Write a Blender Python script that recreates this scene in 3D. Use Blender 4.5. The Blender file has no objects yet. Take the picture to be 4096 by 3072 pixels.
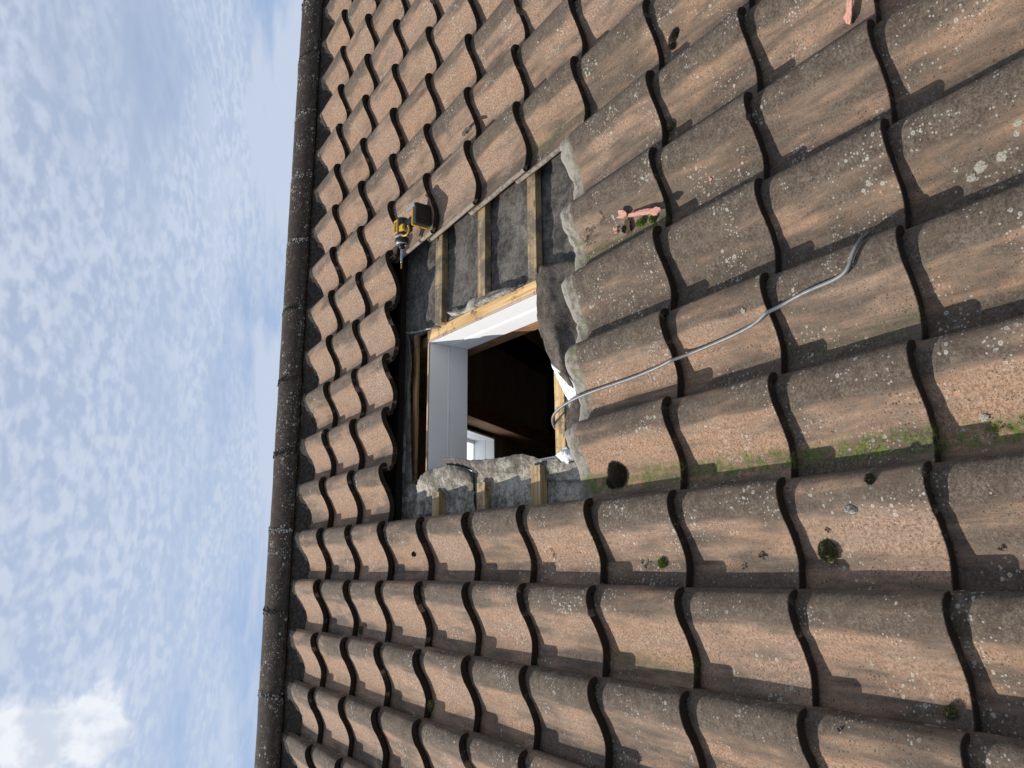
import bpy, bmesh, math, random
from mathutils import Vector, Matrix, noise
random.seed(7)
R = math.radians
C = bpy.data.collections.new('scene'); bpy.context.scene.collection.children.link(C)
sc = bpy.context.scene
# ---------------------------------------------------------------- roof frame, camera, light
PITCH = R(30)                      # roof slope; roof axes: x along the ridge, y up the slope, z out of the slope
ROOF = Matrix.Rotation(PITCH, 4, 'X')
ROOF.translation = Vector((0, 0, 5.0))
rows = ((-0.00769309, -0.5947208, -0.80389551), (-0.97319235, 0.18925044, -0.130694), (0.22986402, 0.78133952, -0.58023365))
cx, cy, cz = Vector(rows[0]), -Vector(rows[1]), -Vector(rows[2])
cam = bpy.data.cameras.new('camera'); co = bpy.data.objects.new('camera', cam); C.objects.link(co)
m = Matrix((cx, cy, cz)).transposed().to_4x4(); m.translation = Vector((-1.19203796, -0.7219524, 1.54242008))
co.matrix_world = ROOF @ m
cam.sensor_width = 36; cam.lens = 27.11; cam.clip_start = .02; cam.clip_end = 5000
sc.camera = co
SUN = (ROOF.to_3x3() @ Vector((-1.03, 1.30, 1.0))).normalized()
sun = bpy.data.lights.new('sun', 'SUN'); sun.energy = 5.0; sun.angle = R(.5); sun.color = (1, .955, .89)
so = bpy.data.objects.new('sun', sun); C.objects.link(so); so.rotation_euler = SUN.to_track_quat('Z', 'Y').to_euler()
sc.view_settings.view_transform = 'Standard'; sc.view_settings.look = 'None'
sc.view_settings.exposure = 0.2; sc.view_settings.gamma = 1; sc.view_settings.use_curve_mapping = False

# ---------------------------------------------------------------- node helpers
class NT:
    def __init__(s, tree): s.t = tree; tree.nodes.clear()
    def n(s, typ, props=None, **inp):
        nd = s.t.nodes.new(typ)
        for k, v in (props or {}).items(): setattr(nd, k, v)
        for k, v in inp.items():
            key = int(k[1:]) if k[0] == '_' else k.replace('_', ' ')
            if isinstance(v, bpy.types.NodeSocket): s.t.links.new(v, nd.inputs[key])
            else: nd.inputs[key].default_value = v
        return nd
    def math(s, op, a, b=0.0, c=None, clamp=False):
        nd = s.n('ShaderNodeMath', dict(operation=op, use_clamp=clamp), _0=a, _1=b)
        if c is not None:
            if isinstance(c, bpy.types.NodeSocket): s.t.links.new(c, nd.inputs[2])
            else: nd.inputs[2].default_value = c
        return nd.outputs[0]
    def vmath(s, op, a, b=(0, 0, 0)):
        nd = s.n('ShaderNodeVectorMath', dict(operation=op), _0=a)
        if isinstance(b, bpy.types.NodeSocket): s.t.links.new(b, nd.inputs[1])
        elif isinstance(b, (int, float)): nd.inputs['Scale'].default_value = b
        else: nd.inputs[1].default_value = b
        return nd.outputs[0]
    def noise(s, v, scale, detail=4, rough=.55, dist=0.0):
        return s.n('ShaderNodeTexNoise', None, Vector=v, Scale=scale, Detail=detail, Roughness=rough, Distortion=dist).outputs['Fac']
    def step(s, v, lo, hi):
        return s.n('ShaderNodeMapRange', dict(interpolation_type='SMOOTHSTEP'), Value=v, From_Min=lo, From_Max=hi).outputs[0]
    def mix(s, f, a, b, mode='MIX'):
        nd = s.t.nodes.new('ShaderNodeMix'); nd.data_type = 'RGBA'; nd.blend_type = mode; nd.clamp_factor = True
        for sk, v in ((nd.inputs[0], f), (nd.inputs[6], a), (nd.inputs[7], b)):
            if isinstance(v, bpy.types.NodeSocket): s.t.links.new(v, sk)
            else: sk.default_value = v if not (isinstance(v, tuple) and len(v) == 3) else v + (1,)
        return nd.outputs[2]
    def sep(s, v): return s.n('ShaderNodeSeparateXYZ', None, _0=v).outputs
    def comb(s, x, y, z): return s.n('ShaderNodeCombineXYZ', None, _0=x, _1=y, _2=z).outputs[0]
def mat(name):
    M = bpy.data.materials.new(name); M.use_nodes = True
    t = NT(M.node_tree)
    out = t.n('ShaderNodeOutputMaterial')
    b = t.n('ShaderNodeBsdfPrincipled')
    t.t.links.new(b.outputs[0], out.inputs[0])
    t.b = b; t.out = out
    return M, t
def setb(t, col=None, rough=.85, bump=None, bs=.3, bd=.002, spec=.3, metal=0):
    b = t.b
    if col is not None:
        if isinstance(col, bpy.types.NodeSocket): t.t.links.new(col, b.inputs['Base Color'])
        else: b.inputs['Base Color'].default_value = tuple(col) + (1,)
    if isinstance(rough, bpy.types.NodeSocket): t.t.links.new(rough, b.inputs['Roughness'])
    else: b.inputs['Roughness'].default_value = rough
    b.inputs['Specular IOR Level'].default_value = spec; b.inputs['Metallic'].default_value = metal
    if bump is not None:
        bn = t.n('ShaderNodeBump', None, Strength=bs, Distance=bd, Height=bump)
        t.t.links.new(bn.outputs[0], b.inputs['Normal'])

# ---------------------------------------------------------------- sky
world = bpy.data.worlds.new('World'); sc.world = world; world.use_nodes = True
t = NT(world.node_tree)
wo = t.n('ShaderNodeOutputWorld')
sky = t.n('ShaderNodeTexSky', dict(sky_type='NISHITA', sun_disc=False, sun_elevation=math.asin(SUN.z), sun_rotation=math.atan2(SUN.x, SUN.y), altitude=50, air_density=1.0, dust_density=.6, ozone_density=2.0))
dirv = t.n('ShaderNodeTexCoord').outputs['Generated']
sx, sy, sz = t.sep(dirv)[:3]
zc = t.math('MAXIMUM', t.math('ADD', sz, .05), .06)
pl = t.comb(t.math('DIVIDE', sx, zc), t.math('DIVIDE', sy, zc), 0)        # flat cloud layer overhead
warp = t.vmath('SCALE', t.n('ShaderNodeTexNoise', None, Vector=pl, Scale=1.6, Detail=3.0).outputs['Color'], .16)
pw = t.vmath('ADD', pl, warp)
rip = t.math('ADD', t.math('MULTIPLY', t.noise(t.n('ShaderNodeMapping', None, Vector=pw, Rotation=(0, 0, R(-25)), Scale=(1.25, 1.0, 1)).outputs[0], 17.0, 2, .42, .0), .78), t.math('MULTIPLY', t.noise(pl, 4.0, 2, .5), .22))
rip2 = t.noise(pw, 42, 2, .5)
big = t.noise(pl, .75, 5, .55)
cover = t.step(t.math('ADD', big, t.math('MULTIPLY', t.step(sz, .14, .34), .26)), .36, .70)
fl = t.step(t.math('ADD', t.math('MULTIPLY', rip, .8), t.math('MULTIPLY', rip2, .2)), .39, .62)
alto = t.math('MULTIPLY', cover, t.math('ADD', t.math('MULTIPLY', t.math('MULTIPLY', fl, t.step(big, .30, .52)), .34), .58))
# low soft banks near the horizon and one bright puff
low = t.noise(t.n('ShaderNodeMapping', None, Vector=dirv, Location=(3.1, .4, .2), Scale=(1.6, 1.6, 7.5)).outputs[0], 1.55, 6, .55, .1)
lowm = t.math('MULTIPLY', t.step(low, .47, .60), t.math('MULTIPLY', t.step(sz, .40, .22), .82))
pd = t.vmath('DISTANCE', t.vmath('ADD', dirv, t.vmath('SCALE', t.n('ShaderNodeTexNoise', None, Vector=dirv, Scale=9.0, Detail=5.0, Roughness=.5).outputs['Color'], .20)), Vector((-.168, .913, .366)).normalized() + Vector((.10, .10, .10)))
pdn = [l for l in t.t.nodes if l.bl_idname == 'ShaderNodeVectorMath' and l.operation == 'DISTANCE'][0]
puff = t.math('MULTIPLY', t.step(pdn.outputs['Value'], .052, .030), .92)
cl = t.math('MAXIMUM', t.math('MAXIMUM', alto, lowm), puff, clamp=True)
shade = t.math('ADD', .86, t.math('MULTIPLY', rip, .22))
ccol = t.mix(puff, (6.9, 7.7, 9.2), t.mix(t.step(t.noise(dirv, 22, 4, .55), .38, .6), (7.6, 8.2, 9.3), (10.6, 10.8, 11.2)))
skc = t.mix(t.step(sz, .42, .08), t.mix(1.0, sky.outputs[0], (1.15, 1.2, 1.3), 'MULTIPLY'), (3.7, 5.2, 8.0))
colr = t.mix(cl, skc, ccol)
bg = t.n('ShaderNodeBackground', None, Color=colr, Strength=.078)
t.t.links.new(bg.outputs[0], wo.inputs[0])

# ---------------------------------------------------------------- materials
def tile_mat(name, ridge=False):
    M, t = mat(name)
    oc = t.n('ShaderNodeTexCoord').outputs['Object']
    oi = t.n('ShaderNodeObjectInfo')
    rnd = oi.outputs['Random']
    P = t.vmath('ADD', oc, t.vmath('SCALE', t.comb(rnd, t.math('MULTIPLY', rnd, 7.3), t.math('MULTIPLY', rnd, 3.1)), 31.0))
    x, y, z = t.sep(oc)[:3]
    tt = t.math('MULTIPLY', x, -1.0)
    n1 = t.math('ADD', t.math('MULTIPLY', t.noise(t.n('ShaderNodeMapping', None, Vector=P, Scale=(24, 3.4, 14)).outputs[0], 1.0, 5, .62, .3), .72), t.math('MULTIPLY', t.noise(P, 5, 3, .5), .28))
    n1b = t.noise(t.n('ShaderNodeMapping', None, Vector=P, Scale=(26, 3.2, 10)).outputs[0], 1.0, 5, .6)
    n2 = t.noise(P, 150, 4, .75)
    n3 = t.noise(P, 520, 2, .7)
    n4 = t.noise(P, 32, 6, .7)
    base = t.mix(t.step(n1b, .3, .7), (.338, .206, .130), (.280, .198, .138))
    base = t.mix(t.math('MULTIPLY', rnd, .6), base, (.290, .208, .158))
    # dirt and algae: in the channel and, with painted grazing shade, along the roll top, broken up by noise
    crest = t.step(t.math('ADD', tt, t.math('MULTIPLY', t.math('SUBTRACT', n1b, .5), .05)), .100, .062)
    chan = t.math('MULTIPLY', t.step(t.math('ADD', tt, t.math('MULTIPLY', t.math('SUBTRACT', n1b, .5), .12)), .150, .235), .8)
    if ridge:
        pf = t.math('ADD', t.math('MULTIPLY', t.math('SUBTRACT', n4, .5), 1.3), .85)
    else:
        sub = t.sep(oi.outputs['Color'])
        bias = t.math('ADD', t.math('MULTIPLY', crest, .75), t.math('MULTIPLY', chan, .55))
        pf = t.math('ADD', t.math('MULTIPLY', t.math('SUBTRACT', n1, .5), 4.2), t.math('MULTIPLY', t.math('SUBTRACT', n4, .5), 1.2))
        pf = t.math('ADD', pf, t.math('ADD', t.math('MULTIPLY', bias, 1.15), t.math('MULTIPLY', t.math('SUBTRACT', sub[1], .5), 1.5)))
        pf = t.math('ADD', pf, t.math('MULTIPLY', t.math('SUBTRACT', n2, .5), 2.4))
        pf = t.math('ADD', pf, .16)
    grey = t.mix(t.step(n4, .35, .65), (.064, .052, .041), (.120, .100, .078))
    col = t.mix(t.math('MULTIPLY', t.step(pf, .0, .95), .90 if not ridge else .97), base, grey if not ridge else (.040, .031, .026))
    # fine grain
    col = t.mix(.85, col, t.mix(t.step(n2, .30, .70), (.42, .40, .38), (1.38, 1.36, 1.34)), 'MULTIPLY')
    col = t.mix(.6, col, t.mix(t.step(n3, .3, .7), (.6, .6, .6), (1.3, 1.3, 1.3)), 'MULTIPLY')
    # black specks
    zone = t.noise(P, 14, 3, .5)
    v = t.n('ShaderNodeTexVoronoi', None, Vector=P, Scale=210.0)
    sp = t.math('MULTIPLY', t.step(v.outputs['Distance'], .34, .20), t.step(t.math('ADD', t.math('MULTIPLY', t.sep(v.outputs['Color'])[0], .5), zone), .80, .90))
    col = t.mix(t.math('MULTIPLY', sp, .85), col, (.035, .028, .022))
    v = t.n('ShaderNodeTexVoronoi', None, Vector=P, Scale=95.0)
    sp = t.math('MULTIPLY', t.step(v.outputs['Distance'], .30, .16), t.step(t.math('ADD', t.math('MULTIPLY', t.sep(v.outputs['Color'])[2], .5), zone), .90, .96))
    col = t.mix(t.math('MULTIPLY', sp, .8), col, (.045, .038, .03))
    # pale lichen discs in two sizes
    for scl, thr, rad in ((70.0, 1.055, .38), (150.0, 1.01, .40)) if not ridge else ((50.0, 1.0, .42), (120.0, .97, .40)):
        wv = t.vmath('ADD', P, t.vmath('SCALE', t.n('ShaderNodeTexNoise', None, Vector=P, Scale=scl * 2.4, Detail=2.0).outputs['Color'], .35 / scl))
        v = t.n('ShaderNodeTexVoronoi', None, Vector=wv, Scale=scl)
        pick = t.math('ADD', t.math('MULTIPLY', t.sep(v.outputs['Color'])[1], .55), t.noise(P, 9, 2, .5))
        li = t.math('MULTIPLY', t.step(v.outputs['Distance'], rad, rad * .7), t.step(pick, thr, thr + .05))
        ring = t.mix(t.step(v.outputs['Distance'], rad * .25, rad * .6), (.26, .25, .21), (.44, .43, .38))
        col = t.mix(t.math('MULTIPLY', li, .7), col, ring)
    if not ridge:
        # washed-out, limy head of the tile that used to be covered
        hd = t.math('MULTIPLY', t.step(t.math('ADD', y, t.math('MULTIPLY', t.math('SUBTRACT', n1, .5), .07)), .385, .40), 1.0)
        hc = t.mix(t.step(n4, .35, .62), (.10, .09, .07), (.26, .235, .195))
        hc = t.mix(t.step(n1, .5, .62), hc, (.13, .13, .07))
        edge = t.step(t.math('ADD', y, t.math('MULTIPLY', t.math('SUBTRACT', n4, .5), .13)), .424, .440)
        col = t.mix(hd, col, t.mix(edge, hc, t.mix(n2, (.17, .155, .13), (.35, .325, .285))))
        # worn pale interlock rib
        rib = t.math('MULTIPLY', t.step(tt, .252, .259), t.step(n4, .36, .55))
        col = t.mix(t.math('MULTIPLY', rib, .8), col, (.27, .235, .195))
        # near-black front edge
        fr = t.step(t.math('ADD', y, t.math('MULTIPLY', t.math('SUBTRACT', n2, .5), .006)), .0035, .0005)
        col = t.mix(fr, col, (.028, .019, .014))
        # moss film in the channel on the tiles that have it
        mz = t.math('MULTIPLY', t.math('MULTIPLY', t.step(tt, .155, .19), t.step(tt, .232, .215)), t.step(t.math('ADD', n4, t.math('MULTIPLY', n2, .6)), .74, .86))
        mm = t.math('MULTIPLY', mz, sub[0])
        mossc = t.mix(t.step(n2, .35, .65), (.035, .045, .012), (.15, .18, .045))
        col = t.mix(mm, col, mossc)
    col = t.mix(1.0, col, (.93, .925, .92), 'MULTIPLY')
    ht = t.math('ADD', t.math('MULTIPLY', n2, .6), t.math('ADD', t.math('MULTIPLY', n3, .35), t.math('MULTIPLY', n4, 1.2)))
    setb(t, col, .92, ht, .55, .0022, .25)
    return M
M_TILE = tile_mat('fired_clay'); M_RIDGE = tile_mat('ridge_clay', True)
def wood(name, c1, c2, axis='y', dirt=0.0, scale=1.0, cut=None):
    M, t = mat(name)
    oc = t.n('ShaderNodeTexCoord').outputs['Object']
    s = {'y': (60, 2.2, 60), 'x': (2.2, 60, 60), 'z': (60, 60, 2.2)}[axis]
    g = t.noise(t.n('ShaderNodeMapping', None, Vector=oc, Scale=tuple(v * scale for v in s)).outputs[0], 1.6, 4, .6, .35)
    k = t.noise(oc, 14, 2, .5)
    col = t.mix(t.step(g, .35, .65), c1, c2)
    v = t.n('ShaderNodeTexVoronoi', None, Vector=t.n('ShaderNodeMapping', None, Vector=oc, Scale={'y': (22, 7, 22), 'x': (7, 22, 22), 'z': (22, 22, 7)}[axis]).outputs[0], Scale=1.0)
    kn = t.math('MULTIPLY', t.step(v.outputs['Distance'], .16, .08), t.step(t.sep(v.outputs['Color'])[0], .7, .75))
    col = t.mix(t.math('MULTIPLY', kn, .8), col, tuple(a * .28 for a in c1))
    if dirt:
        d = t.step(t.math('ADD', t.noise(oc, 11, 6, .7), t.math('MULTIPLY', t.noise(oc, 120, 3, .6), .3)), .72 - .25 * dirt, .86 - .2 * dirt)
        col = t.mix(t.math('MULTIPLY', d, .85), col, (.10, .085, .068))
    col = t.mix(.5, col, t.mix(t.noise(oc, 400, 2, .6), (.7, .7, .7), (1.25, 1.25, 1.25)), 'MULTIPLY')
    setb(t, col, .8, g, .35, .002, .25)
    return M
M_BATTEN = wood('weathered_batten', (.25, .17, .09), (.38, .285, .17), 'x', .6)
M_SAWN = wood('sawn_batten_stub', (.30, .20, .10), (.46, .34, .19), 'x', .4)
M_TRIM = wood('fresh_softwood', (.52, .31, .12), (.74, .51, .26), 'y', .06)
M_SILL = wood('sill_softwood', (.46, .29, .12), (.66, .46, .23), 'x', .35)
M_HEAD = wood('header_softwood', (.26, .14, .06), (.36, .22, .10), 'x', .3)
M_MDF = wood('raw_board_edge', (.42, .30, .22), (.48, .36, .27), 'y', .15)
M_RAFT = wood('old_rafter', (.24, .12, .05), (.34, .18, .08), 'y', .3)
M_ATTIC = wood('pale_pine_board', (.36, .315, .28), (.44, .39, .35), 'x', 0)  # light pine tone for the attic boards
M_ARAFT = wood('lit_rafter_wood', (.30, .16, .08), (.42, .25, .14), 'y', .1)  # lighter wood colour, for the one rafter the roof window lights
M_DARK = wood('shade_dark_beam', (.016, .012, .010), (.025, .019, .015), 'y', 0)  # near-black wood, shade put into the colour of beams and batten
def fabric(name, dark, light, lo, hi, weave=900, strength=.5, spk=.6):
    M, t = mat(name)
    oc = t.n('ShaderNodeTexCoord').outputs['Object']
    a = t.noise(oc, 7, 7, .65); b = t.noise(oc, 45, 6, .7); c = t.noise(oc, 260, 3, .65)
    w1 = t.n('ShaderNodeTexWave', dict(wave_type='BANDS', bands_direction='DIAGONAL'), Vector=oc, Scale=weave * .3, Distortion=.4).outputs['Fac']
    col = t.mix(t.step(t.math('ADD', t.math('MULTIPLY', a, .65), t.math('MULTIPLY', b, .35)), lo, hi), dark, light)
    col = t.mix(.8, col, t.mix(t.step(b, .3, .7), (.7, .7, .7), (1.2, 1.2, 1.2)), 'MULTIPLY')
    col = t.mix(.35, col, t.mix(w1, (.65, .65, .65), (1.25, 1.25, 1.25)), 'MULTIPLY')
    d = t.step(t.math('ADD', t.math('MULTIPLY', c, .5), b), .86, .94)
    col = t.mix(t.math('MULTIPLY', d, spk), col, (.03, .024, .018))
    e = t.step(t.math('ADD', t.math('MULTIPLY', c, .5), t.math('SUBTRACT', 1.0, b)), .92, .98)
    col = t.mix(t.math('MULTIPLY', e, .5), col, (.30, .28, .24))
    col = t.mix(.75, col, t.mix(t.step(c, .34, .66), (.55, .54, .52), (1.3, 1.29, 1.27)), 'MULTIPLY')
    vs_ = t.n('ShaderNodeTexVoronoi', None, Vector=oc, Scale=150.0)
    sp_ = t.math('MULTIPLY', t.step(vs_.outputs['Distance'], .36, .22), t.step(t.math('ADD', t.math('MULTIPLY', t.sep(vs_.outputs['Color'])[0], .5), t.noise(oc, 16, 3, .5)), .78, .86))
    col = t.mix(t.math('MULTIPLY', sp_, .8), col, (.02, .016, .012))
    setb(t, col, .9, t.math('ADD', t.math('MULTIPLY', b, 1.0), t.math('MULTIPLY', c, .35)), strength, .004, .2)
    return M
M_FELT = fabric('grey_underlay_felt', (.046, .041, .037), (.155, .140, .125), .38, .62)
M_PALE = fabric('dusty_pale_underlay', (.13, .115, .095), (.42, .39, .33), .42, .60, spk=.8)
M_NET = fabric('brown_woven_membrane', (.060, .048, .038), (.135, .115, .095), .36, .64, 1100, .4, .25)
M_WHITE = fabric('white_membrane_back', (.62, .62, .60), (.80, .80, .79), .3, .6, 900, .25, .1)
def plain(name, col, rough=.5, spec=.4, metal=0, nz=0, ns=60, nc=None):
    M, t = mat(name)
    oc = t.n('ShaderNodeTexCoord').outputs['Object']
    n = t.noise(oc, ns, 5, .6)
    c = t.mix(t.math('MULTIPLY', t.step(n, .4, .65), nz), col, nc or tuple(a * .5 for a in col))
    setb(t, c, rough, n, .15, .001, spec, metal)
    return M
M_PAINT = plain('white_gloss_paint', (.86, .86, .86), .38, .45, 0, .12, 9, (.66, .67, .68))
M_YEL = plain('yellow_tool_plastic', (.50, .29, .015), .42, .5, 0, .25, 90, (.45, .25, .02))
M_BLK = plain('black_tool_plastic', (.008, .008, .009), .5, .5, 0, .4, 120, (.016, .015, .014))
M_RUB = plain('grey_rubber', (.035, .036, .04), .6, .4)
M_STEEL = plain('tool_steel', (.42, .42, .43), .28, .5, 1, .3, 80)
M_TIN = plain('tin_coated_tip', (.55, .38, .16), .3, .5, 1)
M_CLIP = plain('grey_belt_clip', (.38, .38, .38), .4, .5, .6)
M_CABLE = plain('grey_cable_sheath', (.17, .17, .17), .45, .5, 0, .6, 60, (.09, .09, .085))
M_PINK = plain('pink_clay_chip', (.47, .24, .19), .9, .2, 0, .8, 130, (.33, .17, .135))
M_MORT = plain('dark_old_mortar', (.030, .025, .021), .95, .2, 0, .6, 60, (.075, .065, .055))
M_GREYM = plain('pale_grey_crust', (.42, .40, .37), .95, .2, 0, .6, 60, (.24, .22, .19))
M_BRN = plain('dead_brown_debris', (.055, .035, .022), .9, .2, 0, .5, 200, (.11, .08, .05))
M_SHELL = plain('dark_seed_husk', (.035, .026, .02), .6, .4, 0, .5, 200, (.10, .08, .06))
M_WALL = plain('house_brick_wall', (.30, .17, .12), .9, .2, 0, .5, 6)
M_ZINC = plain('grey_zinc', (.35, .36, .37), .5, .5, .7)
def mossm(name, a, b):
    M, t = mat(name)
    oc = t.n('ShaderNodeTexCoord').outputs['Object']
    col = t.mix(t.step(t.noise(oc, 260, 3, .6), .35, .65), a, b)
    col = t.mix(t.math('MULTIPLY', t.step(t.noise(oc, 700, 2, .6), .66, .7), .6), col, (.30, .29, .22))
    setb(t, col, .9, spec=.15)
    return M
M_MOSS = mossm('moss_cushion', (.045, .045, .02), (.15, .145, .07))
M_MOSSG = mossm('green_moss', (.08, .11, .018), (.24, .30, .06))
M_MOSSD = mossm('dry_dark_moss', (.025, .019, .014), (.09, .072, .052))
M_LICH = plain('pale_lichen', (.30, .29, .235), .95, .2, 0, 1.0, 330, (.14, .115, .085))
M_GROUND = plain('garden_ground', (.06, .09, .03), .95, .2, 0, .6, .3, (.12, .11, .08))
M_GLASS, t = mat('milky_glass')
tr = t.n('ShaderNodeBsdfTransparent', None, Color=(.93, .95, .94, 1)); gl = t.n('ShaderNodeBsdfGlossy', None, Roughness=.02)
tl = t.n('ShaderNodeBsdfTranslucent', None, Color=(.86, .9, .94, 1)); m0 = t.n('ShaderNodeMixShader', None, _0=.72, _1=tr.outputs[0], _2=tl.outputs[0])  # mostly translucent white, so the sunlit pane turns milky and bright
mx = t.n('ShaderNodeMixShader', None, _0=.08, _1=m0.outputs[0], _2=gl.outputs[0]); t.t.links.new(mx.outputs[0], t.out.inputs[0])

# ---------------------------------------------------------------- mesh helpers
def link(name, me, parent=None, mw=None):
    o = bpy.data.objects.new(name, me); C.objects.link(o)
    if parent is not None: o.parent = parent
    if mw is not None: o.matrix_world = mw
    return o
def mesh(name, vs, fs, mats, smooth=False, fm=None):
    me = bpy.data.meshes.new(name); me.from_pydata([tuple(v) for v in vs], [], fs)
    for m_ in (mats if isinstance(mats, (list, tuple)) else [mats]): me.materials.append(m_)
    if fm: me.polygons.foreach_set('material_index', fm)
    if smooth: me.polygons.foreach_set('use_smooth', [True] * len(me.polygons))
    me.update(); return me
def empty(name, mw, parent=None):
    o = bpy.data.objects.new(name, None); C.objects.link(o); o.empty_display_size = .1
    if parent is not None: o.parent = parent
    o.matrix_world = mw
    return o
def tag(o, label, cat, group=None, kind=None):
    if label: o['label'] = label
    if cat: o['category'] = cat
    if group: o['group'] = group
    if kind: o['kind'] = kind
    return o
def T(x, y, z): return Matrix.Translation((x, y, z))
def bm_box(bm, a, b, bev=0.0, M=None, mi=0):
    g = bmesh.ops.create_cube(bm, size=1)['verts']
    for v in g:
        v.co = Vector([(a[i] + b[i]) / 2 + v.co[i] * (b[i] - a[i]) for i in range(3)])
    fs = set(f for v in g for f in v.link_faces)
    if bev:
        r = bmesh.ops.bevel(bm, geom=list({e for f in fs for e in f.edges}), offset=bev, segments=2, affect='EDGES', profile=.6)
        fs = {f for f in r['faces']} | {f for f in fs if f.is_valid}
        g = list({v for f in fs for v in f.verts})
    for f in fs: f.material_index = mi
    if M is not None: bmesh.ops.transform(bm, matrix=M, verts=g)
    return g
def bm_mesh(name, bm, mats, smooth=False):
    me = bpy.data.meshes.new(name); bm.to_mesh(me); bm.free()
    for m_ in (mats if isinstance(mats, (list, tuple)) else [mats]): me.materials.append(m_)
    if smooth: me.polygons.foreach_set('use_smooth', [True] * len(me.polygons))
    return me
def box(name, a, b, m_, parent, bev=.001, jit=0.0):
    bm = bmesh.new(); bm_box(bm, a, b, bev)
    if jit:
        for v in bm.verts: v.co += Vector((random.uniform(-jit, jit), random.uniform(-jit, jit), random.uniform(-jit, jit)))
    return link(name, bm_mesh(name, bm, m_), parent)
def crm(p0, p1, p2, p3, t):
    return .5 * ((2 * p1) + (-p0 + p2) * t + (2 * p0 - 5 * p1 + 4 * p2 - p3) * t * t + (-p0 + 3 * p1 - 3 * p2 + p3) * t ** 3)
def spline(pts, k):
    pts = [Vector(p) for p in pts]; out = []
    for i in range(len(pts) - 1):
        p0 = pts[i - 1] if i else 2 * pts[0] - pts[1]; p3 = pts[i + 2] if i + 2 < len(pts) else 2 * pts[-1] - pts[-2]
        for j in range(k): out.append(crm(p0, pts[i], pts[i + 1], p3, j / k))
    out.append(pts[-1]); return out
def sheet(name, grid, mats, parent, k=8, thick=.0015, nz=.003, ns=18, rag=0.0):
    """cloth-like sheet through a grid of control points, with wrinkles and real thickness"""
    rws = [spline(r, k) for r in grid]; cols = list(zip(*rws))
    g = [spline(list(c), k) for c in cols]          # g[j][i]
    W_, H_ = len(g), len(g[0]); vs = []
    for j in range(W_):
        for i in range(H_):
            p = g[j][i].copy()
            p.z += (noise.fractal(p * ns, .6, 2, 4)) * nz - abs(noise.noise(Vector((p.x * ns * 2.2 + p.y * ns, p.y * ns * .8, 4)))) * nz * 1.1
            if rag and (i in (0, H_ - 1) or j in (0, W_ - 1)):
                q = noise.noise_vector(p * 90) * rag * 1.6 + noise.noise_vector(p * 300) * rag; p += q
            vs.append(p)
    fs = [(j * H_ + i, (j + 1) * H_ + i, (j + 1) * H_ + i + 1, j * H_ + i + 1) for j in range(W_ - 1) for i in range(H_ - 1)]
    me = mesh(name, vs, fs, mats, True)
    o = link(name, me, parent)
    md = o.modifiers.new('thick', 'SOLIDIFY'); md.thickness = thick; md.offset = 0
    if len(me.materials) > 1: md.material_offset = 1; md.use_flip_normals = False
    return o
def tube(pts, rad, n=10, caps=True):
    vs, fs = [], []; pts = [Vector(p) for p in pts]
    up = Vector((0, 0, 1))
    for i, p in enumerate(pts):
        d = (pts[min(i + 1, len(pts) - 1)] - pts[max(i - 1, 0)]).normalized()
        a = d.cross(up)
        if a.length < 1e-3: a = d.cross(Vector((1, 0, 0)))
        a.normalize(); b = a.cross(d); r = rad(i) if callable(rad) else rad
        for q in range(n):
            an = 2 * math.pi * q / n; vs.append(p + (a * math.cos(an) + b * math.sin(an)) * r)
    for i in range(len(pts) - 1):
        for q in range(n): fs.append((i * n + q, i * n + (q + 1) % n, (i + 1) * n + (q + 1) % n, (i + 1) * n + q))
    if caps: fs.append(tuple(range(n))[::-1]); fs.append(tuple((len(pts) - 1) * n + q for q in range(n)))
    return vs, fs

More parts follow.
